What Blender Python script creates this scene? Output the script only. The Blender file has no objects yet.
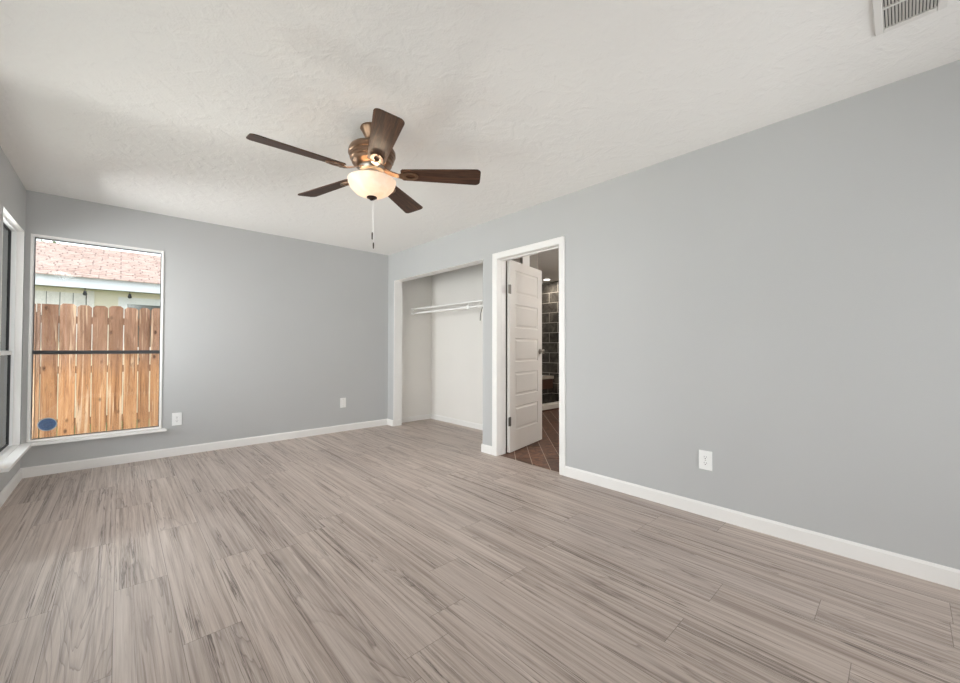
import bpy, bmesh, math, random
from mathutils import Matrix, Vector
random.seed(7)
C = bpy.context.scene.collection
PI = math.pi

# ------------------------------------------------------------------ camera, world, lights, exposure
YAW, PITCH, ROLL, F = 0.744439548, 0.0171865996, 0.00140987585, 391.155766
CAMH = 1.09929
d = Vector((math.sin(YAW)*math.cos(PITCH), math.cos(YAW)*math.cos(PITCH), math.sin(PITCH)))
r = Vector((math.cos(YAW), -math.sin(YAW), 0)); u = r.cross(d)
r2 = r*math.cos(ROLL)+u*math.sin(ROLL); u2 = -r*math.sin(ROLL)+u*math.cos(ROLL)
cam = bpy.data.cameras.new('camera'); cam.sensor_width = 36; cam.lens = F/960*36; cam.clip_start = .02
co = bpy.data.objects.new('camera', cam); C.objects.link(co)
co.matrix_world = Matrix(((r2.x, u2.x, -d.x, 0), (r2.y, u2.y, -d.y, 0), (r2.z, u2.z, -d.z, CAMH), (0, 0, 0, 1)))
sc = bpy.context.scene; sc.camera = co
vs = sc.view_settings
vs.view_transform = 'Standard'; vs.look = 'None'; vs.gamma = 1; vs.use_curve_mapping = False
vs.exposure = 0.0
sc.cycles.max_bounces = 12; sc.cycles.diffuse_bounces = 8; sc.cycles.transparent_max_bounces = 16

w = bpy.data.worlds.new('sky'); sc.world = w; w.use_nodes = True
wn, wl = w.node_tree.nodes, w.node_tree.links
bg = wn['Background']; bg.inputs['Color'].default_value = (.93, .97, 1, 1); bg.inputs['Strength'].default_value = 1.9

def light(name, kind, loc, energy, color=(1, 1, 1), target=None, **kw):
    l = bpy.data.lights.new(name, kind); l.energy = energy; l.color = color
    for k, v in kw.items(): setattr(l, k, v)
    o = bpy.data.objects.new(name, l); C.objects.link(o); o.location = loc
    if target is not None:
        o.rotation_euler = (Vector(target)-Vector(loc)).to_track_quat('-Z', 'Y').to_euler()
    return o
XR, YB, XL, H, YF = 2.847, 5.049, -0.601, 2.44, -1.9
# soft sun on the yard, daylight of the in-view windows, plus added fill lamps
ENERGY = dict(sun=1.3, front=46, front_up=24, left_main=58, left_high=14, left_up=30, corner_sky=70, corner_up=14, back_sky=110, back_up=115, fan=4.2, bath=50, shower=11)
light('sun', 'SUN', (0, 0, 8), ENERGY['sun'], (1, .96, .9), (-.5, 6, 0), angle=.5)
light('front_fill', 'AREA', (1.85, YF-.25, 1.25), ENERGY['front'], (1, .985, 1), (1.6, 3, 1.7), shape='RECTANGLE', size=1.7, size_y=1.95)  # added fill lamp outside the made-up front window
light('front_ceiling_fill', 'AREA', (1.85, YF-.25, .45), ENERGY['front_up'], (1, .985, 1), (1.4, 1.8, 2.44), shape='RECTANGLE', size=1.7, size_y=.7)  # added lamp tilted up from the front to brighten the ceiling
light('left_fill', 'AREA', (XL-.3, 2.46, 1.25), ENERGY['left_main'], (1, .985, 1), (2.8, 2.8, 1.45), shape='RECTANGLE', size=3.0, size_y=1.7)  # added fill lamp for the right wall and closet, outside the made-up left window
light('left_floor_fill', 'AREA', (XL-.45, 2.46, 2.18), ENERGY['left_high'], (1, .985, 1), (0, 2.7, 0), shape='RECTANGLE', size=3.0, size_y=.4)  # added lamp aimed down to lift the floor by the left wall
light('left_ceiling_fill', 'AREA', (XL-.6, 2.46, .15), ENERGY['left_up'], (1, .98, .98), (.1, 2.2, 2.44), shape='RECTANGLE', size=3.0, size_y=.6)  # added low lamp that lifts the ceiling along the left side
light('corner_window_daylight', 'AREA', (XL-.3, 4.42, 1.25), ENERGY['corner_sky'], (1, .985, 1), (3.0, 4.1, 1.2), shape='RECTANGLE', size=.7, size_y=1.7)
light('corner_ceiling_fill', 'AREA', (XL-.5, 4.42, .3), ENERGY['corner_up'], (1, .98, .98), (.6, 4.0, 2.4), shape='RECTANGLE', size=.7, size_y=.6)  # added upward lamp to brighten the far-left ceiling
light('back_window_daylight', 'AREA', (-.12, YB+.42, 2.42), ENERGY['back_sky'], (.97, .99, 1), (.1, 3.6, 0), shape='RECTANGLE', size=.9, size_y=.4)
light('back_ceiling_fill', 'AREA', (-.12, YB+.45, -.02), ENERGY['back_up'], (1, .985, .97), (.4, 3.0, 2.44), shape='RECTANGLE', size=.9, size_y=.4)  # added upward lamp below the sill, fills the ceiling near the back wall

# ------------------------------------------------------------------ materials
def lin(c):
    return tuple((v/255/12.92 if v/255 <= .04045 else ((v/255+.055)/1.055)**2.4) for v in c)+(1,)
class NT:
    def __init__(s, name):
        s.m = bpy.data.materials.new(name); s.m.use_nodes = True
        s.n, s.l = s.m.node_tree.nodes, s.m.node_tree.links
        s.b = s.n['Principled BSDF']; s.out = s.n['Material Output']
    def node(s, t, **kw):
        x = s.n.new(t)
        for k, v in kw.items():
            if k[0] == '_': setattr(x, k[1:], v)
        return x
    def link(s, a, b): s.l.new(a, b)
    def math(s, op, a, b=None, c=None):
        x = s.n.new('ShaderNodeMath'); x.operation = op
        for i, v in enumerate((a, b, c)):
            if v is None: continue
            if isinstance(v, (int, float)): x.inputs[i].default_value = v
            else: s.l.new(v, x.inputs[i])
        return x.outputs[0]
    def coord(s, kind='Object'):
        return s.n.new('ShaderNodeTexCoord').outputs[kind]
    def mapping(s, vec, scale=(1, 1, 1), loc=(0, 0, 0), rot=(0, 0, 0)):
        x = s.n.new('ShaderNodeMapping'); s.l.new(vec, x.inputs['Vector'])
        x.inputs['Scale'].default_value = scale; x.inputs['Location'].default_value = loc; x.inputs['Rotation'].default_value = rot
        return x.outputs[0]
    def noise(s, vec, scale, detail=3, rough=.5, dist=0):
        x = s.n.new('ShaderNodeTexNoise'); s.l.new(vec, x.inputs['Vector'])
        x.inputs['Scale'].default_value = scale; x.inputs['Detail'].default_value = detail
        x.inputs['Roughness'].default_value = rough; x.inputs['Distortion'].default_value = dist
        return x.outputs[0]
    def ramp(s, fac, stops):
        x = s.n.new('ShaderNodeValToRGB'); s.l.new(fac, x.inputs[0]); e = x.color_ramp.elements
        while len(e) < len(stops): e.new(.5)
        for k, (p, c) in zip(e, stops): k.position = p; k.color = c if len(c) == 4 else lin(c)
        return x.outputs[0]
    def mix(s, fac, a, b, mode='MIX'):
        x = s.n.new('ShaderNodeMix'); x.data_type = 'RGBA'; x.blend_type = mode
        for i, v in ((0, fac), (6, a), (7, b)):
            if isinstance(v, (int, float)): x.inputs[i].default_value = v
            elif isinstance(v, tuple): x.inputs[i].default_value = v
            else: s.l.new(v, x.inputs[i])
        return x.outputs[2]
    def xyz(s, vec):
        x = s.n.new('ShaderNodeSeparateXYZ'); s.l.new(vec, x.inputs[0]); return x.outputs
    def comb(s, a, b, c):
        x = s.n.new('ShaderNodeCombineXYZ')
        for i, v in enumerate((a, b, c)):
            if isinstance(v, (int, float)): x.inputs[i].default_value = v
            else: s.l.new(v, x.inputs[i])
        return x.outputs[0]
    def bump(s, h, strength=.3, dist=.01):
        x = s.n.new('ShaderNodeBump'); s.l.new(h, x.inputs['Height'])
        x.inputs['Strength'].default_value = strength; x.inputs['Distance'].default_value = dist
        s.l.new(x.outputs[0], s.b.inputs['Normal'])
    def set(s, color=None, rough=.5, metal=0, spec=.5):
        if color is not None:
            if isinstance(color, tuple): s.b.inputs['Base Color'].default_value = color
            else: s.l.new(color, s.b.inputs['Base Color'])
        s.b.inputs['Roughness'].default_value = rough; s.b.inputs['Metallic'].default_value = metal
        s.b.inputs['Specular IOR Level'].default_value = spec
        return s.m

def plain(name, c, rough=.5, metal=0, spec=.5, vary=.04, scale=6):
    t = NT(name); n = t.noise(t.coord(), scale, 3)
    a = lin(c); lo = tuple(v*(1-vary) for v in a[:3])+(1,); hi = tuple(min(1, v*(1+vary)) for v in a[:3])+(1,)
    return t.set(t.ramp(n, [(.3, lo), (.7, hi)]), rough, metal, spec)

def paint(name, c, rough=.6, bump=.12, spec=.3):
    t = NT(name); P = t.coord()
    n = t.noise(P, 1.3, 2); a = lin(c)
    t.set(t.ramp(n, [(.3, tuple(v*.985 for v in a[:3])+(1,)), (.7, tuple(v*1.015 for v in a[:3])+(1,))]), rough, 0, spec)
    t.bump(t.noise(P, 170, 2), bump, .004)
    return t.m

def make_ceiling_mat():
    t = NT('ceiling_texture'); P = t.coord()
    t.set(lin((238, 236, 233)), .85, 0, .15)
    big = t.noise(P, 9, 2, .5, 1.2)
    patch = t.ramp(big, [(.42, (0, 0, 0, 1)), (.62, (1, 1, 1, 1))])
    fine = t.noise(P, 55, 4, .65, .8)
    fine2 = t.noise(P, 95, 2)
    h = t.math('ADD', t.math('MULTIPLY', patch, fine), t.math('MULTIPLY', fine2, .35))
    t.bump(h, .36, .008)
    return t.m

def make_floor_mat():
    t = NT('laminate_planks'); X, Y, Z = t.xyz(t.coord())
    W, L = .19, 1.22
    rx = t.math('DIVIDE', t.math('ADD', X, .005), W)
    row = t.math('FLOOR', rx)
    fx = t.math('SUBTRACT', rx, row)
    # stagger: even rows join at 2.43, odd rows at 1.82, some rows a little off
    odd = t.math('SUBTRACT', row, t.math('MULTIPLY', t.math('FLOOR', t.math('DIVIDE', row, 2)), 2))
    wn = t.n.new('ShaderNodeTexWhiteNoise'); wn.noise_dimensions = '1D'; t.l.new(row, wn.inputs['W'])
    off = t.math('MULTIPLY', t.math('GREATER_THAN', t.math('ABSOLUTE', t.math('SUBTRACT', row, 0)), 2.5), t.math('MULTIPLY', wn.outputs['Value'], .9))
    sy = t.math('DIVIDE', t.math('ADD', t.math('ADD', Y, 12.2-2.43), t.math('ADD', t.math('MULTIPLY', odd, .61), off)), L)
    seg = t.math('FLOOR', sy); fy = t.math('SUBTRACT', sy, seg)
    w2 = t.n.new('ShaderNodeTexWhiteNoise'); w2.noise_dimensions = '2D'; t.l.new(t.comb(row, seg, 0), w2.inputs['Vector'])
    rnd = w2.outputs['Value']; rc = t.xyz(w2.outputs['Color'])
    V = t.comb(t.math('ADD', X, t.math('MULTIPLY', rc[0], 17)), t.math('ADD', Y, t.math('MULTIPLY', rc[1], 31)), t.math('MULTIPLY', rnd, 9))
    # fine fibres, broad bands, figure rings, dark mineral lines
    fib = t.noise(t.mapping(V, (60, 1.1, 1)), 1, 9, .74, .25)
    mid = t.noise(t.mapping(V, (19, .5, 1)), 1, 4, .6, .5)
    base = t.ramp(fib, [(.36, (124, 107, 97)), (.5, (190, 175, 165)), (.64, (218, 206, 197))])
    base2 = t.ramp(mid, [(.28, (158, 142, 132)), (.5, (188, 173, 163)), (.72, (206, 192, 183))])
    c = t.mix(.5, base, base2)
    fig = t.noise(t.mapping(V, (6.0, .4, 1), (9, 3, 1)), 1, 4, .5, .6)
    ring = t.math('FRACT', t.math('MULTIPLY', fig, 17))
    wm = t.ramp(t.noise(t.mapping(V, (4, .4, 1), (2, 8, 4)), 1, 2, .5, .3), [(.44, (0, 0, 0, 1)), (.6, (1, 1, 1, 1))])
    rl_ = t.ramp(ring, [(0, (1, 1, 1, 1)), (.1, (.4, .4, .4, 1)), (.5, (0, 0, 0, 1)), (.94, (0, 0, 0, 1)), (1, (1, 1, 1, 1))])
    c = t.mix(t.math('MULTIPLY', t.math('MULTIPLY', rl_, wm), .55), c, lin((108, 92, 83)))
    ln = t.noise(t.mapping(V, (28, .42, 1), (4, 2, 0)), 1, 6, .62, .8)
    thin = t.ramp(t.math('ABSOLUTE', t.math('SUBTRACT', ln, .5)), [(.0, (1, 1, 1, 1)), (.024, (0, 0, 0, 1))])
    wm2 = t.ramp(t.noise(t.mapping(V, (11, .7, 1), (7, 1, 2)), 1, 3, .55, .3), [(.46, (0, 0, 0, 1)), (.58, (1, 1, 1, 1))])
    c = t.mix(t.math('MULTIPLY', t.math('MULTIPLY', thin, wm2), .9), c, lin((80, 66, 58)))
    sm = t.ramp(ln, [(.63, (0, 0, 0, 1)), (.72, (1, 1, 1, 1))])
    c = t.mix(t.math('MULTIPLY', sm, .4), c, lin((104, 88, 79)))
    # plank to plank tone
    tone = t.ramp(rnd, [(0, (.88, .88, .89, 1)), (.5, (.96, .96, .96, 1)), (1, (1.0, 1.0, 1.0, 1))])
    c = t.mix(1, c, tone, 'MULTIPLY')
    ex = t.math('MULTIPLY', t.math('MINIMUM', fx, t.math('SUBTRACT', 1, fx)), W)
    ey = t.math('MULTIPLY', t.math('MINIMUM', fy, t.math('SUBTRACT', 1, fy)), L)
    e = t.math('MINIMUM', ex, ey)
    gap = t.math('LESS_THAN', e, .001)
    c = t.mix(t.math('MULTIPLY', gap, .6), c, lin((70, 58, 50)))
    t.set(c, .42, 0, .4)
    hgt = t.math('ADD', t.math('MULTIPLY', fib, .25), t.math('MULTIPLY', t.math('MINIMUM', t.math('DIVIDE', e, .003), 1), 1))
    t.bump(hgt, .1, .002)
    return t.m

def make_wood(name, stops, along='z', fs=40, ls=1.6, rough=.6, tops=None, spec=.3):
    t = NT(name); P = t.coord()
    sx = {'x': (ls, fs, fs), 'y': (fs, ls, fs), 'z': (fs, fs, ls)}[along]
    oi = t.n.new('ShaderNodeObjectInfo')
    V = t.n.new('ShaderNodeVectorMath'); V.operation = 'ADD'; t.l.new(P, V.inputs[0])
    t.l.new(t.comb(t.math('MULTIPLY', oi.outputs['Random'], 13), t.math('MULTIPLY', oi.outputs['Random'], 29), t.math('MULTIPLY', oi.outputs['Random'], 7)), V.inputs[1])
    n = t.noise(t.mapping(V.outputs[0], sx), 1, 5, .65, .8)
    c = t.ramp(n, stops)
    return t, P, V.outputs[0], oi, c

def make_blade_wood():
    t, P, V, oi, c = make_wood('walnut_blade', [(.3, (34, 21, 16)), (.5, (66, 43, 31)), (.72, (98, 66, 47))], 'x', 48, 3.0)
    f = t.noise(t.mapping(V, (9, 190, 60)), 1, 4, .7)
    c = t.mix(t.math('MULTIPLY', t.ramp(f, [(.5, (0, 0, 0, 1)), (.72, (1, 1, 1, 1))]), .35), c, lin((126, 96, 74)))
    return t.set(c, .5, 0, .3)

def make_fence_wood():
    t, P, V, oi, c = make_wood('cedar_picket', [(.3, (120, 80, 54)), (.45, (164, 118, 84)), (.58, (182, 136, 100)), (.74, (200, 160, 124))], 'z', 34, 1.2, .8)
    z = t.xyz(P)[2]
    blotch = t.noise(t.mapping(V, (9, 9, 1.6)), 1, 4, .65, .8)
    x = t.n.new('ShaderNodeMapRange'); t.l.new(t.math('ADD', z, t.math('MULTIPLY', blotch, .5)), x.inputs[0])
    x.inputs[1].default_value = 1.2; x.inputs[2].default_value = 1.55
    # the upper boards turn to a dull, blotched red-brown
    c = t.mix(t.math('MULTIPLY', x.outputs[0], .75), c, t.ramp(blotch, [(.35, (104, 78, 66)), (.65, (150, 118, 104))]))
    sun_streak = t.ramp(t.noise(t.mapping(V, (15, 15, .55), (3, 1, 5)), 1, 4, .55, 1.6), [(.57, (0, 0, 0, 1)), (.63, (1, 1, 1, 1))])  # pale vertical streaks put patches of sunlight into the board colour
    c = t.mix(t.math('MULTIPLY', sun_streak, .6), c, lin((216, 190, 164)))
    crack = t.ramp(t.math('ABSOLUTE', t.math('SUBTRACT', t.noise(t.mapping(V, (26, 26, 1.1), (1, 4, 2)), 1, 4, .6, 1.2), .5)), [(0, (1, 1, 1, 1)), (.02, (0, 0, 0, 1))])
    c = t.mix(t.math('MULTIPLY', crack, .55), c, lin((74, 46, 32)))
    vo = t.n.new('ShaderNodeTexVoronoi'); t.l.new(t.mapping(V, (8, 8, 4.2)), vo.inputs['Vector']); vo.inputs['Scale'].default_value = 1
    knot = t.ramp(vo.outputs['Distance'], [(.06, (1, 1, 1, 1)), (.17, (0, 0, 0, 1))])
    c = t.mix(t.math('MULTIPLY', knot, .85), c, lin((62, 36, 22)))
    tone = t.ramp(oi.outputs['Random'], [(0, (.74, .72, .72, 1)), (1, (1, 1, 1, 1))])
    c = t.mix(1, c, tone, 'MULTIPLY')
    return t.set(c, .8, 0, .2)

def make_tile():
    t = NT('slate_wall_tile'); P = t.xyz(t.coord())
    v = t.comb(t.math('ADD', P[0], P[1]), P[2], 0)
    b = t.n.new('ShaderNodeTexBrick'); t.l.new(v, b.inputs['Vector'])
    b.inputs['Scale'].default_value = 1; b.inputs['Brick Width'].default_value = .41; b.inputs['Row Height'].default_value = .202
    b.inputs['Mortar Size'].default_value = .0045; b.inputs['Mortar Smooth'].default_value = .0; b.offset = .5
    n = t.noise(t.coord(), 7, 5, .65, .6)
    dark = t.ramp(n, [(.3, (48, 45, 42)), (.5, (70, 66, 61)), (.7, (92, 87, 80))])
    t.l.new(dark, b.inputs['Color1']); t.l.new(dark, b.inputs['Color2'])
    b.inputs['Mortar'].default_value = lin((158, 152, 143))
    return t.set(b.outputs['Color'], .22, 0, .5)

def make_plank_tile():
    t = NT('wood_look_floor_tile'); P = t.coord()
    g = t.n.new('ShaderNodeNewGeometry')
    n = t.noise(t.mapping(P, (16, 16, 1)), 1, 4, .65, 1.0)
    c = t.ramp(n, [(.3, (64, 42, 32)), (.5, (104, 72, 55)), (.7, (136, 98, 76))])
    tone = t.ramp(g.outputs['Random Per Island'], [(0, (.62, .6, .6, 1)), (1, (1.15, 1.1, 1.05, 1))])
    return t.set(t.mix(1, c, tone, 'MULTIPLY'), .4, 0, .4)

def make_shingle():
    t = NT('roof_shingle'); P = t.xyz(t.coord())
    L = 3.11/21
    v = t.comb(P[0], t.math('ADD', P[1], .06+L*.12), 0)
    b = t.n.new('ShaderNodeTexBrick'); t.l.new(v, b.inputs['Vector'])
    b.inputs['Scale'].default_value = 1; b.inputs['Brick Width'].default_value = .3; b.inputs['Row Height'].default_value = L
    b.inputs['Mortar Size'].default_value = .012; b.offset = .41; b.offset_frequency = 3; b.squash = .7; b.squash_frequency = 2
    b.inputs['Color1'].default_value = lin((204, 174, 164)); b.inputs['Color2'].default_value = lin((228, 208, 200)); b.inputs['Mortar'].default_value = lin((140, 116, 110))
    n = t.noise(t.mapping(t.coord(), (7, 26, 26)), 1, 4, .7)
    return t.set(t.mix(.45, b.outputs['Color'], t.ramp(n, [(.35, (150, 126, 120)), (.65, (240, 224, 218))])), .9, 0, .1)

def glass(name):
    t = NT(name); t.n.remove(t.b)
    f = t.node('ShaderNodeFresnel'); f.inputs[0].default_value = 1.45
    tr = t.node('ShaderNodeBsdfTransparent'); tr.inputs[0].default_value = (.97, .985, .98, 1)
    gl = t.node('ShaderNodeBsdfGlossy'); gl.inputs['Roughness'].default_value = .02
    mx = t.node('ShaderNodeMixShader'); t.link(f.outputs[0], mx.inputs[0]); t.link(tr.outputs[0], mx.inputs[1]); t.link(gl.outputs[0], mx.inputs[2])
    t.link(mx.outputs[0], t.out.inputs[0]); return t.m

def screen_mesh():
    t = NT('insect_screen_mesh'); t.n.remove(t.b)
    df = t.node('ShaderNodeBsdfDiffuse'); df.inputs[0].default_value = lin((212, 220, 226))
    tl = t.node('ShaderNodeBsdfTranslucent'); tl.inputs[0].default_value = lin((212, 220, 226))
    m1 = t.node('ShaderNodeMixShader'); m1.inputs[0].default_value = .5; t.link(df.outputs[0], m1.inputs[1]); t.link(tl.outputs[0], m1.inputs[2])
    tr = t.node('ShaderNodeBsdfTransparent')
    mx = t.node('ShaderNodeMixShader'); mx.inputs[0].default_value = .45; t.link(tr.outputs[0], mx.inputs[1]); t.link(m1.outputs[0], mx.inputs[2])
    t.link(mx.outputs[0], t.out.inputs[0]); return t.m

def emit(name, c, s):
    t = NT(name); t.set(c, .4); t.b.inputs['Emission Color'].default_value = c; t.b.inputs['Emission Strength'].default_value = s
    return t.m

def make_bowl():
    t = NT('alabaster_bowl_glass'); n = t.noise(t.coord(), 11, 4, .6, 1.5)
    c = t.ramp(n, [(.3, (242, 226, 208)), (.7, (252, 243, 232))])
    t.set(c, .35); t.l.new(c, t.b.inputs['Emission Color']); t.b.inputs['Emission Strength'].default_value = .12
    t.b.inputs['Transmission Weight'].default_value = 0
    # light passes diffusely through the thin glass
    tl = t.node('ShaderNodeBsdfTranslucent'); t.link(c, tl.inputs[0])
    mx = t.node('ShaderNodeMixShader'); mx.inputs[0].default_value = .3
    t.link(t.b.outputs[0], mx.inputs[1]); t.link(tl.outputs[0], mx.inputs[2]); t.link(mx.outputs[0], t.out.inputs[0])
    return t.m

M = dict(
    screen=screen_mesh(),     wall=paint('blue_grey_wall_paint', (187.5, 188, 187.5)), shade_paint=paint('shaded_partition_paint', (138, 130, 122)), closet=paint('closet_white_paint', (234, 231, 226)), ceiling=make_ceiling_mat(),
    floor=make_floor_mat(), trim=plain('white_trim_paint', (237, 235, 232), .4, vary=.01), door=plain('white_door_paint', (232, 228, 223), .4, vary=.01),
    vinyl=plain('white_window_vinyl', (240, 241, 241), .35, vary=.01), bronze_sash=plain('dark_bronze_aluminium', (62, 62, 64), .45, .3),
    glass=glass('window_glass'), nickel=plain('brushed_nickel', (176, 168, 158), .3, 1, vary=.06, scale=30), hinge=plain('satin_steel_hinge', (120, 116, 110), .4, .9),
    fan_metal=plain('antique_brushed_bronze', (138, 112, 92), .32, .9, vary=.1, scale=25), dark_metal=plain('dark_bronze', (66, 50, 42), .4, .8),
    blade=make_blade_wood(), bowl=make_bowl(), plate=plain('white_plastic_plate', (238, 238, 236), .35, vary=.01), slot=plain('black_slot', (24, 24, 24), .6),
    vent=plain('white_enamel_vent', (226, 223, 219), .4, vary=.01), duct=plain('dark_duct', (58, 54, 52), .8),
    wire=plain('white_coated_wire', (250, 249, 247), .35, vary=.01), tile=make_tile(), plank_tile=make_plank_tile(), grout=plain('pale_grout', (206, 194, 180), .9),
    stone=plain('white_stone_curb', (226, 220, 210), .3), bench=plain('grey_bench_slab', (178, 168, 154), .3), brown=plain('brown_bench_tile', (92, 66, 52), .4, vary=.2),
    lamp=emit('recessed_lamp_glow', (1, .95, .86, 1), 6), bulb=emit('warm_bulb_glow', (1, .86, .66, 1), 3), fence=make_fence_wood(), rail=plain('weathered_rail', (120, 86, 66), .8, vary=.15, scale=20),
    grass=plain('lawn_green', (96, 112, 62), .95, vary=.35, scale=14), shingle=make_shingle(), fascia=plain('white_fascia_paint', (236, 242, 248), .5, vary=.01),
    cream=plain('cream_siding_paint', (244, 238, 220), .8, vary=.03), white_siding=plain('white_board_siding', (246, 243, 240), .7, vary=.06, scale=24),
    black=plain('black_rubber', (28, 28, 30), .6), dark_pane=plain('dark_house_pane', (82, 88, 84), .15), decal_blue=plain('blue_decal_vinyl', (82, 108, 148), .4, vary=.3, scale=90),
    decal_edge=plain('pale_decal_border', (176, 188, 196), .4), leaf=plain('leaf_green', (92, 118, 62), .7, vary=.4, scale=20), bark=plain('bark_brown', (92, 76, 60), .9, vary=.2),
    ext=plain('exterior_brick_tan', (176, 160, 146), .9, vary=.08), soffit=plain('grey_soffit_paint', (128, 126, 124), .8),
)

# ------------------------------------------------------------------ mesh helpers
class MB:
    def __init__(s): s.bm = bmesh.new(); s.mi = 0
    def faces(s, vs_, fs):
        v = [s.bm.verts.new(p) for p in vs_]
        for f in fs:
            try: fc = s.bm.faces.new([v[i] for i in f]); fc.material_index = s.mi
            except ValueError: pass
        return s
    def box(s, a, b, mtx=None):
        x0, y0, z0 = [min(p, q) for p, q in zip(a, b)]; x1, y1, z1 = [max(p, q) for p, q in zip(a, b)]
        P = [(x0, y0, z0), (x1, y0, z0), (x1, y1, z0), (x0, y1, z0), (x0, y0, z1), (x1, y0, z1), (x1, y1, z1), (x0, y1, z1)]
        if mtx: P = [mtx @ Vector(p) for p in P]
        return s.faces(P, [(0, 3, 2, 1), (4, 5, 6, 7), (0, 1, 5, 4), (1, 2, 6, 5), (2, 3, 7, 6), (3, 0, 4, 7)])
    def tube(s, path, rad, n=10, cap=True):
        path = [Vector(p) for p in path]; rs = rad if isinstance(rad, (list, tuple)) else [rad]*len(path)
        rings = []
        for i, p in enumerate(path):
            t = (path[min(i+1, len(path)-1)]-path[max(i-1, 0)]).normalized()
            ax = Vector((0, 0, 1)) if abs(t.z) < .9 else Vector((1, 0, 0))
            e1 = t.cross(ax).normalized(); e2 = t.cross(e1)
            rings.append([s.bm.verts.new(p+(e1*math.cos(2*PI*k/n)+e2*math.sin(2*PI*k/n))*rs[i]) for k in range(n)])
        for a, b in zip(rings, rings[1:]):
            for k in range(n):
                f = s.bm.faces.new((a[k], b[k], b[(k+1) % n], a[(k+1) % n])); f.material_index = s.mi
        if cap:
            for q in (rings[0], rings[-1]):
                f = s.bm.faces.new(q); f.material_index = s.mi
        return s
    def lathe(s, prof, n=40, mtx=None):
        rings = []
        for (r_, z) in prof:
            if r_ < 1e-6: pts = [Vector((0, 0, z))]
            else: pts = [Vector((r_*math.cos(2*PI*k/n), r_*math.sin(2*PI*k/n), z)) for k in range(n)]
            if mtx: pts = [mtx @ p for p in pts]
            rings.append([s.bm.verts.new(p) for p in pts])
        for a, b in zip(rings, rings[1:]):
            for k in range(n):
                k2 = (k+1) % n
                if len(a) == 1 and len(b) == 1: continue
                if len(a) == 1: q = (a[0], b[k], b[k2])
                elif len(b) == 1: q = (a[k], b[0], a[k2])
                else: q = (a[k], b[k], b[k2], a[k2])
                f = s.bm.faces.new(q); f.material_index = s.mi
        return s
    def prism(s, outline, z0, z1, mtx=None, holes=None):
        n = len(outline)
        P = [Vector((x, y, z0)) for x, y in outline]+[Vector((x, y, z1)) for x, y in outline]
        if mtx: P = [mtx @ p for p in P]
        return s.faces(P, [tuple(range(n-1, -1, -1)), tuple(range(n, 2*n))]+[(i, (i+1) % n, n+(i+1) % n, n+i) for i in range(n)])
    def build(s, name, mats, parent=None, loc=(0, 0, 0), rot=None, bevel=0, smooth=False, fix=True):
        if fix: bmesh.ops.recalc_face_normals(s.bm, faces=s.bm.faces)
        me = bpy.data.meshes.new(name); s.bm.to_mesh(me); s.bm.free()
        for m in (mats if isinstance(mats, (list, tuple)) else [mats]): me.materials.append(m)
        if smooth:
            for p in me.polygons: p.use_smooth = True
            try: me.set_sharp_from_angle(angle=math.radians(38))
            except Exception: pass
        o = bpy.data.objects.new(name, me); C.objects.link(o); o.location = loc
        if rot: o.rotation_euler = rot
        if parent: o.parent = parent
        if bevel:
            b = o.modifiers.new('bevel', 'BEVEL'); b.width = bevel; b.segments = 2; b.limit_method = 'ANGLE'; b.angle_limit = math.radians(40)
        return o
def box(name, a, b, m, parent=None, bevel=0): return MB().box(a, b).build(name, m, parent, bevel=bevel)
def tag(o, label, cat, group=None, kind=None):
    o['label'] = label; o['category'] = cat
    if group: o['group'] = group
    if kind: o['kind'] = kind
    return o
def thing(name, label, cat, loc=(0, 0, 0), rotz=0, group=None, kind=None):
    o = bpy.data.objects.new(name, None); o.empty_display_size = .1; C.objects.link(o); o.location = loc; o.rotation_euler = (0, 0, rotz)
    return tag(o, label, cat, group, kind)
def struct(o, label, cat): return tag(o, label, cat, None, 'structure')

def grid_wall(us, vs_, hole, t0, t1, axis):
    """wall slab on a grid of (u, v) cells with openings; axis 'x': plane x=const, u=y, v=z; 'y': u=x"""
    m = MB()
    def P(a, b, t): return (t, a, b) if axis == 'x' else (a, t, b)
    nu, nv = len(us)-1, len(vs_)-1
    full = lambda i, j: 0 <= i < nu and 0 <= j < nv and not hole(.5*(us[i]+us[i+1]), .5*(vs_[j]+vs_[j+1]))
    for i in range(nu):
        for j in range(nv):
            if not full(i, j): continue
            a0, a1, b0, b1 = us[i], us[i+1], vs_[j], vs_[j+1]
            for t in (t0, t1): m.faces([P(a0, b0, t), P(a1, b0, t), P(a1, b1, t), P(a0, b1, t)], [(0, 1, 2, 3)])
            for (di, dj, q) in ((-1, 0, [(a0, b0), (a0, b1)]), (1, 0, [(a1, b0), (a1, b1)]), (0, -1, [(a0, b0), (a1, b0)]), (0, 1, [(a0, b1), (a1, b1)])):
                if not full(i+di, j+dj):
                    m.faces([P(*q[0], t0), P(*q[1], t0), P(*q[1], t1), P(*q[0], t1)], [(0, 1, 2, 3)])
    bmesh.ops.remove_doubles(m.bm, verts=m.bm.verts, dist=1e-5)
    return m

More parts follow.
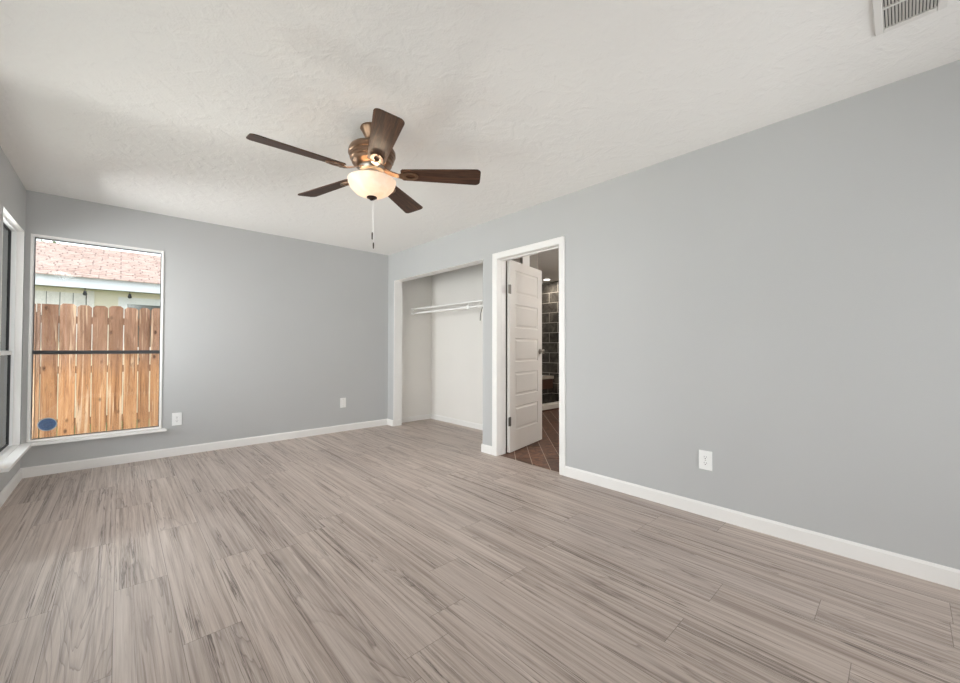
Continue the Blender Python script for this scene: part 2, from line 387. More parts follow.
# ------------------------------------------------------------------ the room shell
T = .125
XRo = XR+T                    # far face of the right wall
DY0, DY1, DZ = 2.042, 2.838, 2.028      # bathroom door opening
CY0, CY1, CZ = 3.044, 4.887, 2.052       # closet opening
BX = 6.4; BY1 = 5.75; BY0 = 1.2         # bathroom
struct(box('floor', (XL-.02, YF-.02, -.12), (2.87, YB+.02, 0), M['floor']), 'grey-brown wood plank laminate floor of the empty bedroom', 'floor')
struct(box('floor_closet', (2.87, 2.99, -.12), (3.6, 5.03, 0), M['floor']), 'wood plank laminate floor running into the open closet', 'floor')
struct(box('ceiling', (XL-.2, YF-.2, H), (XRo, YB+.2, H+.12), M['ceiling']), 'white textured bedroom ceiling around the fan', 'ceiling')
W1 = (-.567, .315, .285, 2.071)         # back window opening
W2 = (4.183, 4.985, .285, 2.071)        # left window opening
W4 = (.9, 4.02, .285, 2.33)                # made-up second left window, an unseen opening for fill light
W3 = (1.0, 2.7, .2, 2.15)               # made-up window behind the camera, added to let fill light in
w_ = grid_wall([XL-.14, W1[0], W1[1], XR+T], [-.12, W1[2], W1[3], H], lambda a, b: W1[0] < a < W1[1] and W1[2] < b < W1[3], YB, YB+.14, 'y').build('wall_back', M['wall'])
struct(w_, 'grey-blue painted far wall with the single window', 'wall')
w_ = grid_wall([YF-.14, W4[0], W4[1], W2[0], W2[1], YB], [-.12, W2[2], W2[3], W4[3], H], lambda a, b: (W2[0] < a < W2[1] and W2[2] < b < W2[3]) or (W4[0] < a < W4[1] and W4[2] < b < W4[3]), XL-.14, XL, 'x').build('wall_left', M['wall'])
struct(w_, 'grey-blue wall strip at the left edge of the photo', 'wall')
w_ = grid_wall([YF-.14, DY0, DY1, CY0, CY1, YB], [0, CZ-.0, DZ, H] if CZ < DZ else [0, DZ, CZ, H], lambda a, b: (DY0 < a < DY1 and b < DZ) or (CY0 < a < CY1 and b < CZ), XR, XRo, 'x').build('wall_right', M['wall'])
struct(w_, 'long grey-blue wall on the right with closet and doorway openings', 'wall')
w_ = grid_wall([XL, W3[0], W3[1], XR], [-.12, W3[2], W3[3], H], lambda a, b: W3[0] < a < W3[1] and W3[2] < b < W3[3], YF-.14, YF, 'y').build('wall_front', M['wall'])
struct(w_, 'grey-blue wall behind the camera with an added window opening', 'wall')

# baseboards: flat board with an eased top
def board(name, a, b, nrm, label, h=.086, t=.014):
    a, b, n_ = Vector(a), Vector(b), Vector(nrm)
    prof = [(0, 0), (t, 0), (t, h-.012), (t*.45, h), (0, h)]
    m = MB(); P = [a+n_*q[0]+Vector((0, 0, q[1])) for q in prof]+[b+n_*q[0]+Vector((0, 0, q[1])) for q in prof]; n = 5
    m.faces(P, [tuple(range(n)), tuple(range(n, 2*n))]+[(i, (i+1) % n, n+(i+1) % n, n+i) for i in range(n)])
    return struct(m.build(name, M['trim']), label, 'baseboard')
board('baseboard_right', (XR, YF, 0), (XR, 1.994, 0), (-1, 0, 0), 'white baseboard along the long right wall')
board('baseboard_back', (XL, YB, 0), (XR, YB, 0), (0, -1, 0), 'white baseboard along the far wall under the window')
board('baseboard_left', (XL, YF, 0), (XL, YB-.014, 0), (1, 0, 0), 'white baseboard at the left edge below the sill')
board('baseboard_front', (XL+.014, YF, 0), (XR-.014, YF, 0), (0, 1, 0), 'white baseboard along the wall behind the camera')
# wrapped pieces at the closet opening
def wrap_board(name, pts, label, h=.086, t=.014):
    m = MB()
    m.prism(pts, 0, h-.01); 
    cx = sum(p[0] for p in pts)/len(pts); cy = sum(p[1] for p in pts)/len(pts)
    m.prism([(cx+(p[0]-cx)*.97, cy+(p[1]-cy)*.97) for p in pts], h-.01, h)
    return struct(m.build(name, M['trim'], bevel=.003), label, 'baseboard')
wrap_board('baseboard_corner', [(XR, YB-.014), (XR-.014, YB-.014), (XR-.014, CY1-.014), (XRo, CY1-.014), (XRo, CY1), (XR, CY1)], 'short white baseboard wrapping the far closet jamb')
wrap_board('baseboard_partition', [(XR, 2.89), (XR-.014, 2.89), (XR-.014, CY0+.014), (XRo, CY0+.014), (XRo, CY0), (XR, CY0)], 'short white baseboard on the wall end between closet and doorway')

# closet shell
CX = 3.6; CB = 5.03
struct(box('wall_closet_back', (CX, 3.04, 0), (CX+.11, CB+.1, H), M['closet']), 'plain white back wall of the open closet', 'wall')
struct(box('wall_closet_far', (XRo, CB, 0), (CX, CB+.1, H), M['closet']), 'shaded white side wall at the far end of the closet', 'wall')
struct(box('wall_closet_near', (XRo, 2.99, 0), (CX+.11, 3.04, H), M['shade_paint']), 'partition wall between the closet and the bathroom door', 'wall')  # darker colour stands for the shade behind the open door
struct(box('ceiling_closet', (XRo, 2.99, H), (CX+.11, CB+.1, H+.1), M['closet']), 'white ceiling inside the closet', 'ceiling')
board('baseboard_closet', (CX, 3.04, 0), (CX, CB, 0), (-1, 0, 0), 'white baseboard along the closet back wall', .075, .01)
board('baseboard_closet_far', (XRo, CB, 0), (CX-.01, CB, 0), (0, -1, 0), 'white baseboard along the shaded closet side', .075, .01)
m = MB()
m.box((XR-.001, CY1-.012, .087), (XRo+.002, CY1-.0002, CZ)).box((XR-.001, CY0, CZ-.003), (XRo+.002, CY1, CZ-.0002)).box((XR+.001, CY0+.0002, .087), (XRo+.002, CY0+.004, CZ-.012))
struct(m.build('trim_1', M['trim']), 'white lined jambs and head of the closet opening', 'trim')

# bathroom door casing and jamb
m = MB(); cw, ct, jt = .06, .014, .012
i0, i1, iz = DY0+jt, DY1-jt-.002, DZ-jt+.002
for y0, y1, e in ((i0-cw, i0, i0-cw), (i1, i1+cw+.003, i1+cw-.009)):
    m.box((XR-ct, y0, 0), (XR, y1, iz)); m.box((XR-ct-.004, e, 0), (XR-ct, e+.012, iz+cw))
m.box((XR-ct, i0-cw, iz), (XR, i1+cw+.003, iz+cw)).box((XR-ct-.004, i0-cw, iz+cw-.012), (XR-ct, i1+cw+.003, iz+cw))
m.box((XR, DY1-jt, 0), (XRo, DY1-.0005, DZ)).box((XR, DY0+.0005, 0), (XRo, DY0+jt, DZ)).box((XR, DY0+jt, DZ-jt), (XRo, DY1-jt, DZ-.0005))
m.box((XR+.05, DY1-jt-.004, 0), (XR+.08, DY1-jt, DZ-jt)).box((XR+.05, DY0+jt, 0), (XR+.08, DY0+jt+.01, DZ-jt)).box((XR+.05, DY0+jt, DZ-jt-.01), (XR+.08, DY1-jt, DZ-jt))
struct(m.build('trim_2', M['trim'], bevel=.002), 'white casing and jamb around the bathroom doorway', 'trim')

# ------------------------------------------------------------------ bathroom beyond the doorway
struct(box('ceiling_bathroom', (XRo, BY0-.1, H), (BX+.1, BY1+.1, H+.1), M['closet']), 'pale bathroom ceiling seen over the open door', 'ceiling')
struct(box('wall_bathroom_right', (BX, BY0-.1, 0), (BX+.1, BY1+.1, H), M['tile']), 'dark grey tiled shower wall seen through the doorway', 'wall')
struct(box('wall_bathroom_far', (CX+.11, BY1, 0), (BX, BY1+.1, H), M['tile']), 'tiled far wall of the shower behind the bench', 'wall')
struct(box('wall_bathroom_near', (XRo, BY0-.1, 0), (BX, BY0, H), M['closet']), 'pale bathroom wall on the near side', 'wall')
# staggered diagonal plank tile floor
def diagonal_planks():
    m = MB(); Wd, Ld, sh = .15, .94, .47
    e1 = Vector((.7071, .7071, 0)); e2 = Vector((.7071, -.7071, 0)); org = Vector((3.14, 2.44, 0))
    for i in range(-24, 25):
        for j in range(-8, 9):
            a0 = sh*i+j*Ld; b0 = Wd*i
            # boards run along e2 in threes between the stepped ends
            c = org+e1*(a0+Ld/2)+e2*(b0+Wd/2)
            if not (2.0 < c.x < 7.3 and .3 < c.y < 5.2): continue
            P = [org+e1*p+e2*q for p, q in ((a0+.005, b0+.0035), (a0+Ld-.005, b0+.0035), (a0+Ld-.005, b0+Wd-.0035), (a0+.005, b0+Wd-.0035))]
            m.faces([(p.x, p.y, -.002) for p in P]+[(p.x, p.y, .003) for p in P], [(7, 6, 5, 4), (5, 1, 0, 4), (6, 2, 1, 5), (7, 3, 2, 6), (4, 0, 3, 7)])
    for co_, no in (((2.872, 0, 0), (-1, 0, 0)), ((BX, 0, 0), (1, 0, 0)), ((0, BY0, 0), (0, -1, 0)), ((0, 4.25, 0), (0, 1, 0))):
        bmesh.ops.bisect_plane(m.bm, geom=m.bm.verts[:]+m.bm.edges[:]+m.bm.faces[:], plane_co=co_, plane_no=no, clear_outer=True)
    for pc, pn in (((XRo, 0, 0), (1, 0, 0)), ((0, DY0+jt, 0), (0, 1, 0)), ((0, DY1-jt, 0), (0, 1, 0)), ((0, 2.989, 0), (0, 1, 0)), ((CX+.111, 0, 0), (1, 0, 0))):
        bmesh.ops.bisect_plane(m.bm, geom=m.bm.verts[:]+m.bm.edges[:]+m.bm.faces[:], plane_co=pc, plane_no=pn)
    for f in list(m.bm.faces):
        q = f.calc_center_median()
        if (q.x < XRo and not DY0+jt < q.y < DY1-jt) or (q.x < CX+.11 and q.y > 2.989): m.bm.faces.remove(f)
    return m
fl = diagonal_planks().build('floor_bathroom', M['plank_tile'], fix=False)
struct(fl, 'brown wood-look diagonal plank tile floor beyond the doorway', 'floor')
gb = MB().box((2.87, DY0+.001, -.12), (XRo, DY1-.001, 0)).box((XRo, BY0, -.12), (BX, 2.99, 0)).box((CX+.11, 2.99, -.12), (BX, BY1, 0)).build('grout', M['grout'], fl)
# shower curb, bench, recessed lamp
cb = MB().box((CX+.11, 4.25, 0), (BX, 4.40, .03)).build('base', M['brown'])
cb.name = 'shower_curb'; tag(cb, 'low brown-tiled shower curb with a white stone top', 'curb')
MB().box((CX+.11, 4.235, .03), (BX, 4.415, .105)).build('curb_cap', M['stone'], cb, bevel=.004)
sb = thing('shower_bench', 'tiled corner bench with pale slab top inside the shower', 'bench', (5.9, 5.2, 0))
MB().box((-1.0, -.38, 0), (.499, .549, .30)).build('bench_base', M['tile'], sb)
MB().box((-1.0, -.41, .30), (.499, .549, .495)).build('bench_front', M['brown'], sb)
MB().box((-1.02, -.44, .495), (.499, .549, .55)).build('bench_slab', M['bench'], sb, bevel=.005)
rl = thing('recessed_light', 'round recessed light glowing in the bathroom ceiling', 'light', (6.12, 4.72, H))
MB().lathe([(.062, -.002), (.085, -.004), (.09, -.001), (.09, 0), (.062, 0)], 32).build('trim_ring', M['trim'], rl, smooth=True)
MB().lathe([(0, -.003), (.062, -.003), (.062, 0), (0, 0)], 32).build('lens', M['lamp'], rl)
light('recessed_light_lamp', 'AREA', (6.12, 4.72, H-.02), ENERGY['shower'], (1, .93, .84), (6.12, 4.72, 0), shape='DISK', size=.14)
vl = thing('added_sconce', 'unseen glass sconce added to light the bathroom past the doorway', 'light', (4.9, BY0, 1.9))  # unseen fixture added to brighten the door leaf and bathroom ceiling
MB().lathe([(0, 0), (.06, 0), (.06, .02), (0, .02)], 28, Matrix.Rotation(-PI/2, 4, 'X')).build('backplate', M['nickel'], vl, smooth=True)
MB().tube([(0, .015, 0), (0, .09, -.01), (0, .1, .02)], .009, 10).build('arm', M['nickel'], vl, smooth=True)
MB().lathe([(.02, .02), (.05, .03), (.065, .1), (.07, .15), (.066, .15), (.06, .1), (.046, .034), (.02, .024)], 28, Matrix.Translation((0, .1, 0))).build('glass_shade', M['lamp'], vl, smooth=True)
light('added_sconce_lamp', 'POINT', (4.9, BY0+.22, 1.95), ENERGY['bath'], (1, .98, .955), shadow_soft_size=.08)

# ------------------------------------------------------------------ bathroom door: open leaf
def door_leaf(wd, ht, th):
    m = MB(); st = .108
    xs = [0, st, wd-st, wd]; zs = [0, .215]
    for k in range(5):
        zs.append(zs[-1]+.252); 
        if k < 4: zs.append(zs[-1]+.112)
    zs.append(ht)
    for side, y, sg in ((0, 0, 1), (1, th, -1)):
        for j in range(len(zs)-1):
            for i in range(3):
                x0, x1, z0, z1 = xs[i], xs[i+1], zs[j], zs[j+1]
                if i == 1 and j % 2 == 1:
                    rings = []
                    for off, dep in ((0, 0), (.006, .007), (.020, .007), (.034, .001)):
                        yy = y+sg*dep
                        rings.append([(x0+off, yy, z0+off), (x1-off, yy, z0+off), (x1-off, yy, z1-off), (x0+off, yy, z1-off)])
                    for a, b in zip(rings, rings[1:]):
                        for q in range(4): m.faces([a[q], a[(q+1) % 4], b[(q+1) % 4], b[q]], [(0, 1, 2, 3)])
                    m.faces(rings[-1], [(0, 1, 2, 3)])
                else: m.faces([(x0, y, z0), (x1, y, z0), (x1, y, z1), (x0, y, z1)], [(0, 1, 2, 3)])
    for j in range(len(zs)-1):
        for x in (0, wd): m.faces([(x, 0, zs[j]), (x, th, zs[j]), (x, th, zs[j+1]), (x, 0, zs[j+1])], [(0, 1, 2, 3)])
    for i in range(3):
        for z in (0, ht): m.faces([(xs[i], 0, z), (xs[i+1], 0, z), (xs[i+1], th, z), (xs[i], th, z)], [(0, 1, 2, 3)])
    bmesh.ops.remove_doubles(m.bm, verts=m.bm.verts, dist=1e-5)
    return m
dang = math.atan2(.145, .734)
d1 = door_leaf(.745, 2.02, .035).build('door_1', M['door'], loc=(3.0, 2.795, .012), rot=(0, 0, math.radians(12)))
struct(d1, 'white five-panel bathroom door standing open into the tiled room', 'door')
for z in (.325, 1.705):
    h = MB(); h.box((-.034, -.006, z-.045), (-.012, -.002, z+.045)); h.box((.002, -.004, z-.045), (.02, 0, z+.045))
    h.tube([(-.006, -.007, z-.048), (-.006, -.007, z+.048)], .0075, 12)
    h.build('hinge', M['hinge'], d1, smooth=True)
k = MB(); kz = 1.05; kx = .745-.058
for sg, y in ((-1, 0), (1, .035)):
    mt = Matrix.Translation((kx, y, kz)) @ Matrix.Rotation(-sg*PI/2, 4, 'X')
    k.lathe([(0, 0), (.032, 0), (.031, .008), (.013, .012), (.011, .028), (.02, .034), (.0275, .044), (.0275, .054), (.02, .062), (0, .065)], 28, mt)
k.build('door_knob', M['nickel'], d1, smooth=True)
MB().box((.7452, .006, kz-.028), (.7465, .029, kz+.028)).build('latch_plate', M['nickel'], d1)
struct(box('trim_3', (3.40, 2.965, 2.05), (3.52, 2.99, H), M['trim']), 'white vertical strip on the partition above the open door', 'trim')

# ------------------------------------------------------------------ windows
def win_frame(m, axis, t, a0, a1, b0, b1, wdt, dep):
    def P(a, b, tt): return (a, tt, b) if axis == 'y' else (tt, a, b)
    for (p0, p1, q0, q1) in ((a0, a0+wdt, b0, b1), (a1-wdt, a1, b0, b1), (a0+wdt, a1-wdt, b0, b0+wdt), (a0+wdt, a1-wdt, b1-wdt, b1)):
        m.box(P(p0, q0, t), P(p1, q1, t+dep))
def window(name, axis, t, sg, rect, rail_z, label, screen=False):
    """t = wall face, sg = outward direction; sash frames, dark meeting rail, two panes"""
    a0, a1, b0, b1 = rect
    def P(a, b, tt): return (a, tt, b) if axis == 'y' else (tt, a, b)
    root = thing(name, label, 'window', kind='structure')
    e = .0006
    m = MB(); win_frame(m, axis, t+sg*.038, a0+e, a1-e, b0+e, b1-e, .012, sg*.055); m.build('frame', M['vinyl'], root, bevel=.002)
    m = MB(); win_frame(m, axis, t+sg*.055, a0+.012, a1-.012, b0+.02, rail_z, .006, sg*.02); win_frame(m, axis, t+sg*.066, a0+.012, a1-.012, rail_z, b1-.012, .006, sg*.02)
    m.build('sash', M['bronze_sash'], root)
    MB().box(P(a0+.0125, rail_z-.017, t+sg*.05), P(a1-.0125, rail_z+.017, t+sg*.085)).build('meeting_rail', M['vinyl'] if screen else M['bronze_sash'], root, bevel=.002)
    if screen: MB().box(P(a0+.0165, b0+.0255, t+sg*.0885), P(a1-.0165, rail_z, t+sg*.0895)).build('insect_screen', M['screen'], root)
    MB().box(P(a0+.0165, b0+.0255, t+sg*.063), P(a1-.0165, rail_z-.01, t+sg*.066)).build('lower_pane', M['glass'], root)
    MB().box(P(a0+.0165, rail_z+.01, t+sg*.074), P(a1-.0165, b1-.0165, t+sg*.077)).build('upper_pane', M['glass'], root)
    return root
w1 = window('window_1', 'y', YB, 1, W1, 1.057, 'tall double-hung window in the far wall facing the wooden fence')
m = MB(); win_frame(m, 'y', YB, W1[0]-.003, W1[1]+.003, W1[2]+.012, W1[3]+.003, .016, -.007)
m.build('casing', M['trim'], w1, bevel=.002)
MB().box((XL+.0005, YB-.058, .268), (W1[1]+.04, YB+.0, .292)).box((W1[0]+.001, YB, .286), (W1[1]-.001, YB+.04, .292)).build('sill', M['trim'], w1, bevel=.003)
w2 = window('window_2', 'x', XL, -1, W2, 1.057, 'narrow window in the left wall seen edge-on beside the corner', True)
MB().box((XL, 4.075, .268), (XL+.067, YB-.0585, .292)).box((XL-.04, W2[0]+.001, .286), (XL, W2[1]-.001, .292)).build('sill', M['trim'], w2, bevel=.003)
m = MB(); m.box((XL-.038, W2[1]-.003, .293), (XL+.002, W2[1]-.0006, W2[3]-.001)).box((XL-.038, W2[0]+.0006, W2[3]-.003), (XL+.002, W2[1]-.003, W2[3]-.0006)).box((XL-.038, W2[0]+.0006, .293), (XL+.002, W2[0]+.003, W2[3]-.003))
m.build('reveal_lining', M['trim'], w2)
window('added_window_front', 'y', YF, -1, W3, 1.1, 'unseen wide window added for light in the wall behind the camera')  # added opening for the front fill lamps
window('added_window_left', 'x', XL, -1, W4, 1.1, 'unseen window added for light in the left wall beside the camera')  # added opening for the left fill lamps
# round-ended blue decal on the lower pane
wd_ = thing('window_decal', 'small blue oval sticker low on the far window glass', 'sticker', (-.459, YB+.0625, .425))
el = lambda a, b, n=32: [(a*math.cos(2*PI*k/n), b*math.sin(2*PI*k/n)) for k in range(n)]
up = Matrix.Rotation(PI/2, 4, 'X')
MB().prism(el(.06, .058), 0, .0008, up).build('border', M['decal_edge'], wd_)
MB().prism(el(.053, .05), .0008, .0016, up).build('face', M['decal_blue'], wd_)

# ------------------------------------------------------------------ ceiling fan
FX, FY = 1.119, 2.188
fan = thing('ceiling_fan', 'five-blade ceiling fan with walnut blades and a lit glass bowl', 'ceiling fan', (FX, FY, H))
MB().lathe([(0, 0), (.07, 0), (.072, -.008), (.066, -.014), (.058, -.03), (.042, -.062), (.03, -.078), (.02, -.082), (0, -.082)], 40).build('canopy', M['fan_metal'], fan, smooth=True)
MB().tube([(0, 0, -.06), (0, 0, -.12)], .013, 16).build('downrod', M['dark_metal'], fan, smooth=True)
MB().lathe([(0, -.098), (.03, -.098), (.045, -.105), (.10, -.112), (.128, -.125), (.139, -.145), (.14, -.165), (.132, -.17), (.133, -.185), (.128, -.19), (.128, -.2), (.12, -.206), (.118, -.222), (.1, -.235), (.085, -.24), (0, -.24)], 56).build('motor_housing', M['fan_metal'], fan, smooth=True)
MB().lathe([(0, -.238), (.078, -.238), (.08, -.25), (.074, -.262), (.05, -.268), (.045, -.30), (.05, -.31), (.05, -.318), (0, -.318)], 40).build('switch_housing', M['nickel'], fan, smooth=True)
ZB = -.279; pitch = math.radians(-13)
def blade_outline():
    L0, L1, w0, w1_ = .175, .662, .05, .073
    pts = [(L0, -w0+.012), (L0+.01, -w0)]
    for k in range(9):
        a = -PI/2+PI/2*k/8; pts.append((L1-.03+.03*math.cos(a), -w1_+.03+.03*math.sin(a)))
    for k in range(9):
        a = PI/2*k/8; pts.append((L1-.03+.03*math.cos(a), w1_-.03+.03*math.sin(a)))
    pts += [(L0+.01, w0), (L0, w0-.012)]
    return pts
def bracket():
    b = MB()
    # arm swept from the housing foot, then a flat ring plate under the blade root
    for (x0, w0, z0), (x1, w1_, z1) in (((.07, .026, .032), (.12, .02, .008)), ((.12, .02, .008), (.165, .018, -.006)), ((.165, .018, -.006), (.19, .03, -.006))):
        P = [(x0, -w0, z0), (x0, w0, z0), (x1, w1_, z1), (x1, -w1_, z1)]
        P += [(p[0], p[1], p[2]-.007) for p in P]
        b.faces(P, [(0, 1, 2, 3), (7, 6, 5, 4), (0, 3, 7, 4), (1, 0, 4, 5), (2, 1, 5, 6), (3, 2, 6, 7)])
    n = 24; out, inn = [], []
    for k_ in range(n):
        a = 2*PI*k_/n; out.append((.228+.052*math.cos(a), .036*math.sin(a))); inn.append((.232+.03*math.cos(a), .016*math.sin(a)))
    V = [(x, y, z) for z in (-.0045, -.011) for L in (out, inn) for x, y in L]
    F_ = []
    for k_ in range(n):
        j = (k_+1) % n
        F_ += [(k_, j, n+j, n+k_), (2*n+k_, 3*n+k_, 3*n+j, 2*n+j), (k_, 2*n+k_, 2*n+j, j), (n+k_, n+j, 3*n+j, 3*n+k_)]
    b.faces(V, F_)
    for sx in (.19, .27):
        b.lathe([(0, -.0145), (.005, -.0135), (.006, -.011), (0, -.011)], 10, Matrix.Translation((sx, 0, 0)))
    return b
b0 = MB().prism(blade_outline(), -.003, .003).build('blade', M['blade'], fan, loc=(0, 0, ZB), bevel=.0015)
k0 = bracket().build('blade_bracket', M['fan_metal'], b0, smooth=True)
for i in range(5):
    if i == 0: b, kk = b0, k0
    else:
        b = b0.copy(); C.objects.link(b); b.parent = fan; kk = k0.copy(); C.objects.link(kk); kk.parent = b
    b.rotation_euler = (pitch, 0, math.radians(177.63+72*i))
MB().lathe([(.139, -.318), (.143, -.322), (.140, -.340), (.128, -.366), (.106, -.390), (.075, -.409), (.04, -.421), (0, -.425), (0, -.421), (.038, -.417), (.073, -.405), (.103, -.387), (.124, -.364), (.136, -.339), (.138, -.323), (.139, -.318)], 56).build('glass_bowl', M['bowl'], fan, smooth=True)
MB().lathe([(0, -.421), (.03, -.421), (.031, -.427), (.018, -.433), (.012, -.44), (0, -.443)], 28).build('finial', M['dark_metal'], fan, smooth=True)
MB().tube([(0, 0, -.316), (0, 0, -.423)], .006, 10).build('center_stem', M['nickel'], fan)
for (dx, dy, z0, z1, z2) in ((.002, -.002, -.44, -.636, -.682), (.008, -.007, -.43, -.698, -.738)):
    c = MB(); n = int((z0-z1)/.007)
    c.tube([(dx, dy, z0), (dx, dy, z1)], .0009, 6)
    for q in range(n): c.lathe([(0, .0019), (.0019, 0), (0, -.0019)], 6, Matrix.Translation((dx, dy, z0-.0035-q*.007)))
    ch = c.build('pull_chain', M['wire'], fan)
    MB().lathe([(0, z1), (.003, z1-.002), (.0042, z1-.012), (.0035, z2+.004), (0, z2)], 12, Matrix.Translation((dx, dy, 0))).build('fob', M['dark_metal'], ch, smooth=True)
for a in (30, 150, 270):
    x, y = .062*math.cos(math.radians(a)), .062*math.sin(math.radians(a))
    MB().lathe([(0, -.305), (.011, -.31), (.012, -.325), (.024, -.34), (.027, -.354), (.02, -.368), (0, -.375)], 16, Matrix.Translation((x, y, 0))).build('light_bulb', M['bulb'], fan, smooth=True)
    light('fan_lamp', 'POINT', (FX+x*.3, FY+y*.3, H-.322), ENERGY['fan'], (1, .82, .6), shadow_soft_size=.02)

# ------------------------------------------------------------------ ceiling air vent
cv = thing('ceiling_vent', 'white metal air vent in the ceiling at the upper right corner', 'vent', (2.19, -.03, H))
vx0, vx1, vy0, vy1 = -.17, .167, -.098, .10
m = MB()
fr = .026
for a, b in (((vx0, vy0), (vx1, vy0+fr)), ((vx0, vy1-fr), (vx1, vy1)), ((vx0, vy0+fr), (vx0+fr, vy1-fr)), ((vx1-fr, vy0+fr), (vx1, vy1-fr))):
    m.box((a[0], a[1], -.009), (b[0], b[1], -.0005))
m.build('frame', M['vent'], cv, bevel=.003)
MB().box((-.004, vy0+fr, -.008), (.006, vy1-fr, -.001)).build('center_bar', M['vent'], cv)
MB().box((vx0+fr, vy0+fr, -.0012), (vx1-fr, vy1-fr, -.0004)).build('duct_opening', M['duct'], cv)
for half in ((vx0+fr, -.004), (.006, vx1-fr)):
    for q in range(16):
        y = vy0+fr+.006+q*.0093
        mt = Matrix.Translation((0, y, -.005)) @ Matrix.Rotation(math.radians(38), 4, 'X')
        MB().box((half[0], -.0036, -.0006), (half[1], .0036, .0006), mt).build('louver', M['vent'], cv)

# ------------------------------------------------------------------ wall plates
def outlet(name, label, cat, loc, rotz, wd, ht, kind='duplex'):
    """local frame: plate in XZ, facing -Y"""
    o = thing(name, label, cat, loc, rotz, group=None)
    MB().box((-wd/2, -.006, -ht/2), (wd/2, -.0003, ht/2)).build('plate', M['plate'], o, bevel=.0025)
    if kind == 'duplex':
        for sz in (-1, 1):
            zc = sz*.0195
            rc = MB().prism([(.017*math.cos(2*PI*k/24), max(-.0135, min(.0135, .017*math.sin(2*PI*k/24)))) for k in range(24)], .006, .0075, Matrix.Translation((0, 0, zc)) @ up).build('receptacle', M['plate'], o)
            s = MB().box((-.0075, -.0079, zc-.001), (-.0055, -.0074, zc+.008)).box((.0055, -.0079, zc-.0005), (.0075, -.0074, zc+.007))
            s.lathe([(0, .0079), (.003, .0079), (.003, .0074), (0, .0074)], 12, Matrix.Translation((0, 0, zc-.0075)) @ up)
            s.build('slots', M['slot'], rc)
        MB().lathe([(0, .0072), (.003, .0068), (.0032, .006), (0, .006)], 12, up).build('screw', M['nickel'], o)
    else:
        for sz in (-1, 1):
            MB().lathe([(0, .0072), (.003, .0068), (.0032, .006), (0, .006)], 12, Matrix.Translation((0, 0, sz*.042)) @ up).build('screw', M['nickel'], o)
        MB().box((-.016, -.0075, -.033), (.016, -.006, .033)).build('cover', M['plate'], o, bevel=.001)
    return o
outlet('wall_outlet', 'white duplex outlet low on the long right wall', 'outlet', (XR, .896, .365), -PI/2, .08, .125)
outlet('wall_outlet', 'white duplex outlet on the far wall just right of the window', 'outlet', (.44, YB, .372), 0, .08, .128)
outlet('wall_plate', 'small white blank plate on the far wall near the closet corner', 'wall plate', (2.185, YB, .375), 0, .078, .128, 'blank')

# ------------------------------------------------------------------ closet shelf and rod
ws = thing('wire_shelf', 'white wire closet shelf with a hanging rod', 'shelf', (3.25, 3.04, 1.685))
LY = CB-3.04-.002
MB().tube([(0, .002, 0), (0, LY, 0)], .011, 12).build('front_rail', M['wire'], ws, smooth=True)
MB().tube([(-.005, .002, -.066), (-.005, LY, -.066)], .014, 14).build('hanging_rod', M['wire'], ws, smooth=True)
m = MB()
for q in range(int(LY/.026)):
    y = .015+q*.026
    m.tube([(0, y, .004), (.343, y, .004)], .001, 5)
for x in (.11, .22, .34): m.tube([(x, .004, .001), (x, LY-.002, .001)], .0025, 6)
m.build('wire_deck', M['wire'], ws)
for y0 in (.5, LY-.14):
    MB().tube([(0, y0, 0), (-.004, y0, -.05)], .004, 8).box((-.024, y0-.012, -.085), (.012, y0+.012, -.048)).build('rod_hanger', M['wire'], ws, bevel=.004) if y0 < 1 else None
MB().tube([(.0, .705, -.066), (.0, .705, -.05), (.0, .705, .0)], .006, 8).box((-.02, .685, -.088), (.016, .725, -.045)).build('rod_coupling', M['wire'], ws, bevel=.005)
MB().box((-.03, LY-.012, -.02), (.02, LY, .016)).build('end_bracket', M['wire'], ws, bevel=.003)
MB().box((-.03, LY-.012, -.09), (.02, LY, -.05)).build('end_bracket', M['wire'], ws, bevel=.003)
MB().tube([(0, .44, -.075), (.02, .50, -.16), (.05, .54, -.24)], .005, 8).build('support_brace', M['hinge'], ws, smooth=True)

# ------------------------------------------------------------------ outside
struct(box('ground', (-14, YB+.15, -.4), (12, 26, -.22), M['grass']), 'grass yard between the house and the fence', 'ground')
struct(box('ground_side', (-14, -8, -.4), (XL-.14, YB+.15, -.22), M['grass']), 'grass yard outside the left windows', 'ground')
# picket fence
FYY = 7.0
fe = thing('wood_fence', 'tall dog-eared cedar privacy fence outside the far window', 'fence', (0, FYY, -.22))
edges = [-.732-.147*k for k in range(16, 0, -1)]+[-.732, -.662+.03, -.547, -.397, -.26, -.112, .037, .184, .278+.03]
x = edges[-1]
while x < 1.9: x += .147; edges.append(x)
edges[17] = -.695
for k, (x0, x1) in enumerate(zip(edges, edges[1:])):
    wv = x1-x0-.008; hh = 1.858+random.uniform(-.012, .012)
    if -.75 < x0 < -.6: hh = 1.845
    ear = .028; c0 = x0+.004
    flat = k < 18 and x0 > -.8
    ol = [(c0, 0), (c0+wv, 0), (c0+wv, hh-(0 if flat else ear)), (c0+wv-(.001 if flat else ear), hh), (c0+(.001 if flat else ear), hh), (c0, hh-(0 if flat else ear))]
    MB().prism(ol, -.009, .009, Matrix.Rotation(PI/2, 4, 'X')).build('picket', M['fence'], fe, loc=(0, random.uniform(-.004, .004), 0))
for z in (.35, 1.0, 1.62): MB().box((edges[0], .02, z), (edges[-1], .058, z+.09)).build('rail', M['rail'], fe)
for x in (-2.9, -.9+.1, 1.3): MB().box((x, .06, 0), (x+.09, .15, 1.75)).build('post', M['rail'], fe)

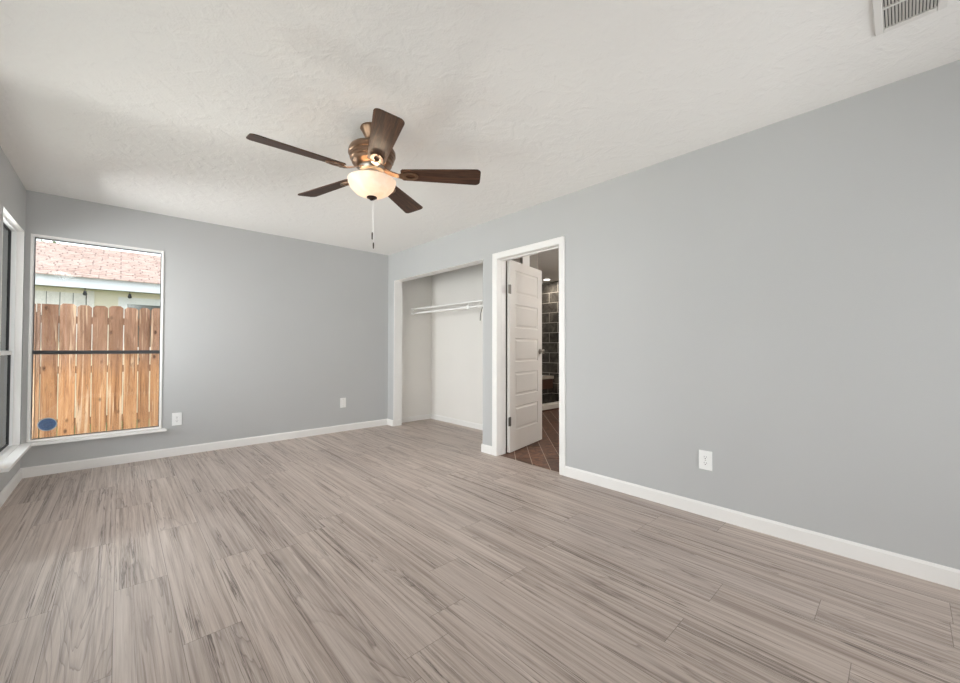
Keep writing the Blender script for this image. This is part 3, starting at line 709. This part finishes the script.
# neighbouring house
HY = 10.0
nh = thing('neighbor_house', 'cream neighbour house with pinkish shingle roof beyond the fence', 'house', (0, HY, -.22))
def hb(name, a, b, m, bevel=0, par=None): return MB().box((a[0], a[1], a[2]+.22), (b[0], b[1], b[2]+.22)).build(name, m, par or nh, bevel=bevel)
hb('wall', (-7, .3, -.22), (7, .42, 2.2), M['cream'])
hb('fascia', (-7.4, 0, 2.175), (7.4, .03, 2.37), M['fascia'])
hb('soffit', (-7.4, .03, 2.18), (7.4, .4, 2.2), M['cream'])
m = MB(); NC = 21; y0_, y1_, z0_, z1_ = -.06, 3.05, 2.355, 3.47
for k in range(NC):       # overlapping shingle courses, each butt edge standing proud of the next
    ya, yb = y0_+(y1_-y0_)*k/NC, y0_+(y1_-y0_)*(k+1)/NC; za, zb = z0_+(z1_-z0_)*k/NC, z0_+(z1_-z0_)*(k+1)/NC
    P = [(-7.5, ya, za+.22), (7.5, ya, za+.22), (7.5, yb+.01, zb+.22), (-7.5, yb+.01, zb+.22)]
    m.faces(P+[(-7.5, ya, za+.245), (7.5, ya, za+.245), (7.5, yb+.01, zb+.224), (-7.5, yb+.01, zb+.224)], [(3, 2, 1, 0), (4, 5, 6, 7), (0, 1, 5, 4), (1, 2, 6, 5), (2, 3, 7, 6), (3, 0, 4, 7)])
m.build('roof', M['shingle'], nh)
hb('siding_backing', (-1.63, .2995, 1.2), (-.46, .2999, 2.10), M['dark_pane'])
m = MB()
for k in range(7): m.box((-1.62+k*.165,   .27, 1.2+.22), (-1.62+k*.165+.155, .299, 2.10+.22))
m.build('siding_panel', M['white_siding'], nh)
hb('corner_board', (-.455, .26, 1.0), (-.36, .299, 2.16), M['white_siding'])
hw = MB(); win_frame(hw, 'y', .26, -.03, 1.2, 1.2, 2.3, .13, .038)
hw = hw.build('window', M['vinyl'], nh)
MB().box((.1, .28, 1.33), (1.07, .295, 2.17)).build('pane', M['dark_pane'], hw)
sl_ = thing('string_lights', 'dark string light bulbs hanging under the white fascia next door', 'string lights', (0, HY-.02, 2.17))
cpts = [(-3+.1*k, 0, -.004-.006*abs(math.sin(k*PI/6))) for k in range(60)]
MB().tube(cpts, .005, 6).build('cord', M['black'], sl_)
for k in range(6):
    x = -.47+.6*k
    MB().tube([(x, 0, 0), (x, 0, -.05)], .006, 6).lathe([(0, -.045), (.02, -.05), (.022, -.08), (.03, -.1), (.026, -.125), (0, -.135)], 12, Matrix.Translation((x, 0, 0))).build('bulb', M['black'], sl_, smooth=True)
# tree beyond the ridge
tr = thing('tree', 'leafy green tree peeking over the neighbour roof ridge', 'tree', (-1.55, 16.5, -.22))
MB().tube([(0, 0, 0), (.05, 0, 1.6), (-.05, .05, 3.2), (0, 0, 4.0)], [.14, .11, .08, .04], 10).build('trunk', M['bark'], tr, smooth=True)
m = MB()
for q in range(900):
    a, b_, rr = random.uniform(0, 2*PI), math.acos(random.uniform(-1, 1)), random.random()**.4
    c = Vector((1.0*rr*math.sin(b_)*math.cos(a), 1.0*rr*math.sin(b_)*math.sin(a), 3.75+.62*rr*math.cos(b_)))
    R_ = Matrix.Rotation(random.uniform(0, 6), 3, Vector((random.random()-.5, random.random()-.5, random.random()-.5)).normalized())
    m.faces([c+R_ @ Vector(p) for p in ((-.07, 0, 0), (0, -.035, .01), (.07, 0, 0), (0, .035, .01))], [(0, 1, 2, 3)])
m.build('foliage', M['leaf'], tr, fix=False)
# eave of this house over the left windows
struct(box('trim_4', (XL-.75, -2.2, 2.40), (XL-.14, YB+.45, 2.46), M['soffit']), 'dark soffit of the eave outside the left window', 'trim')
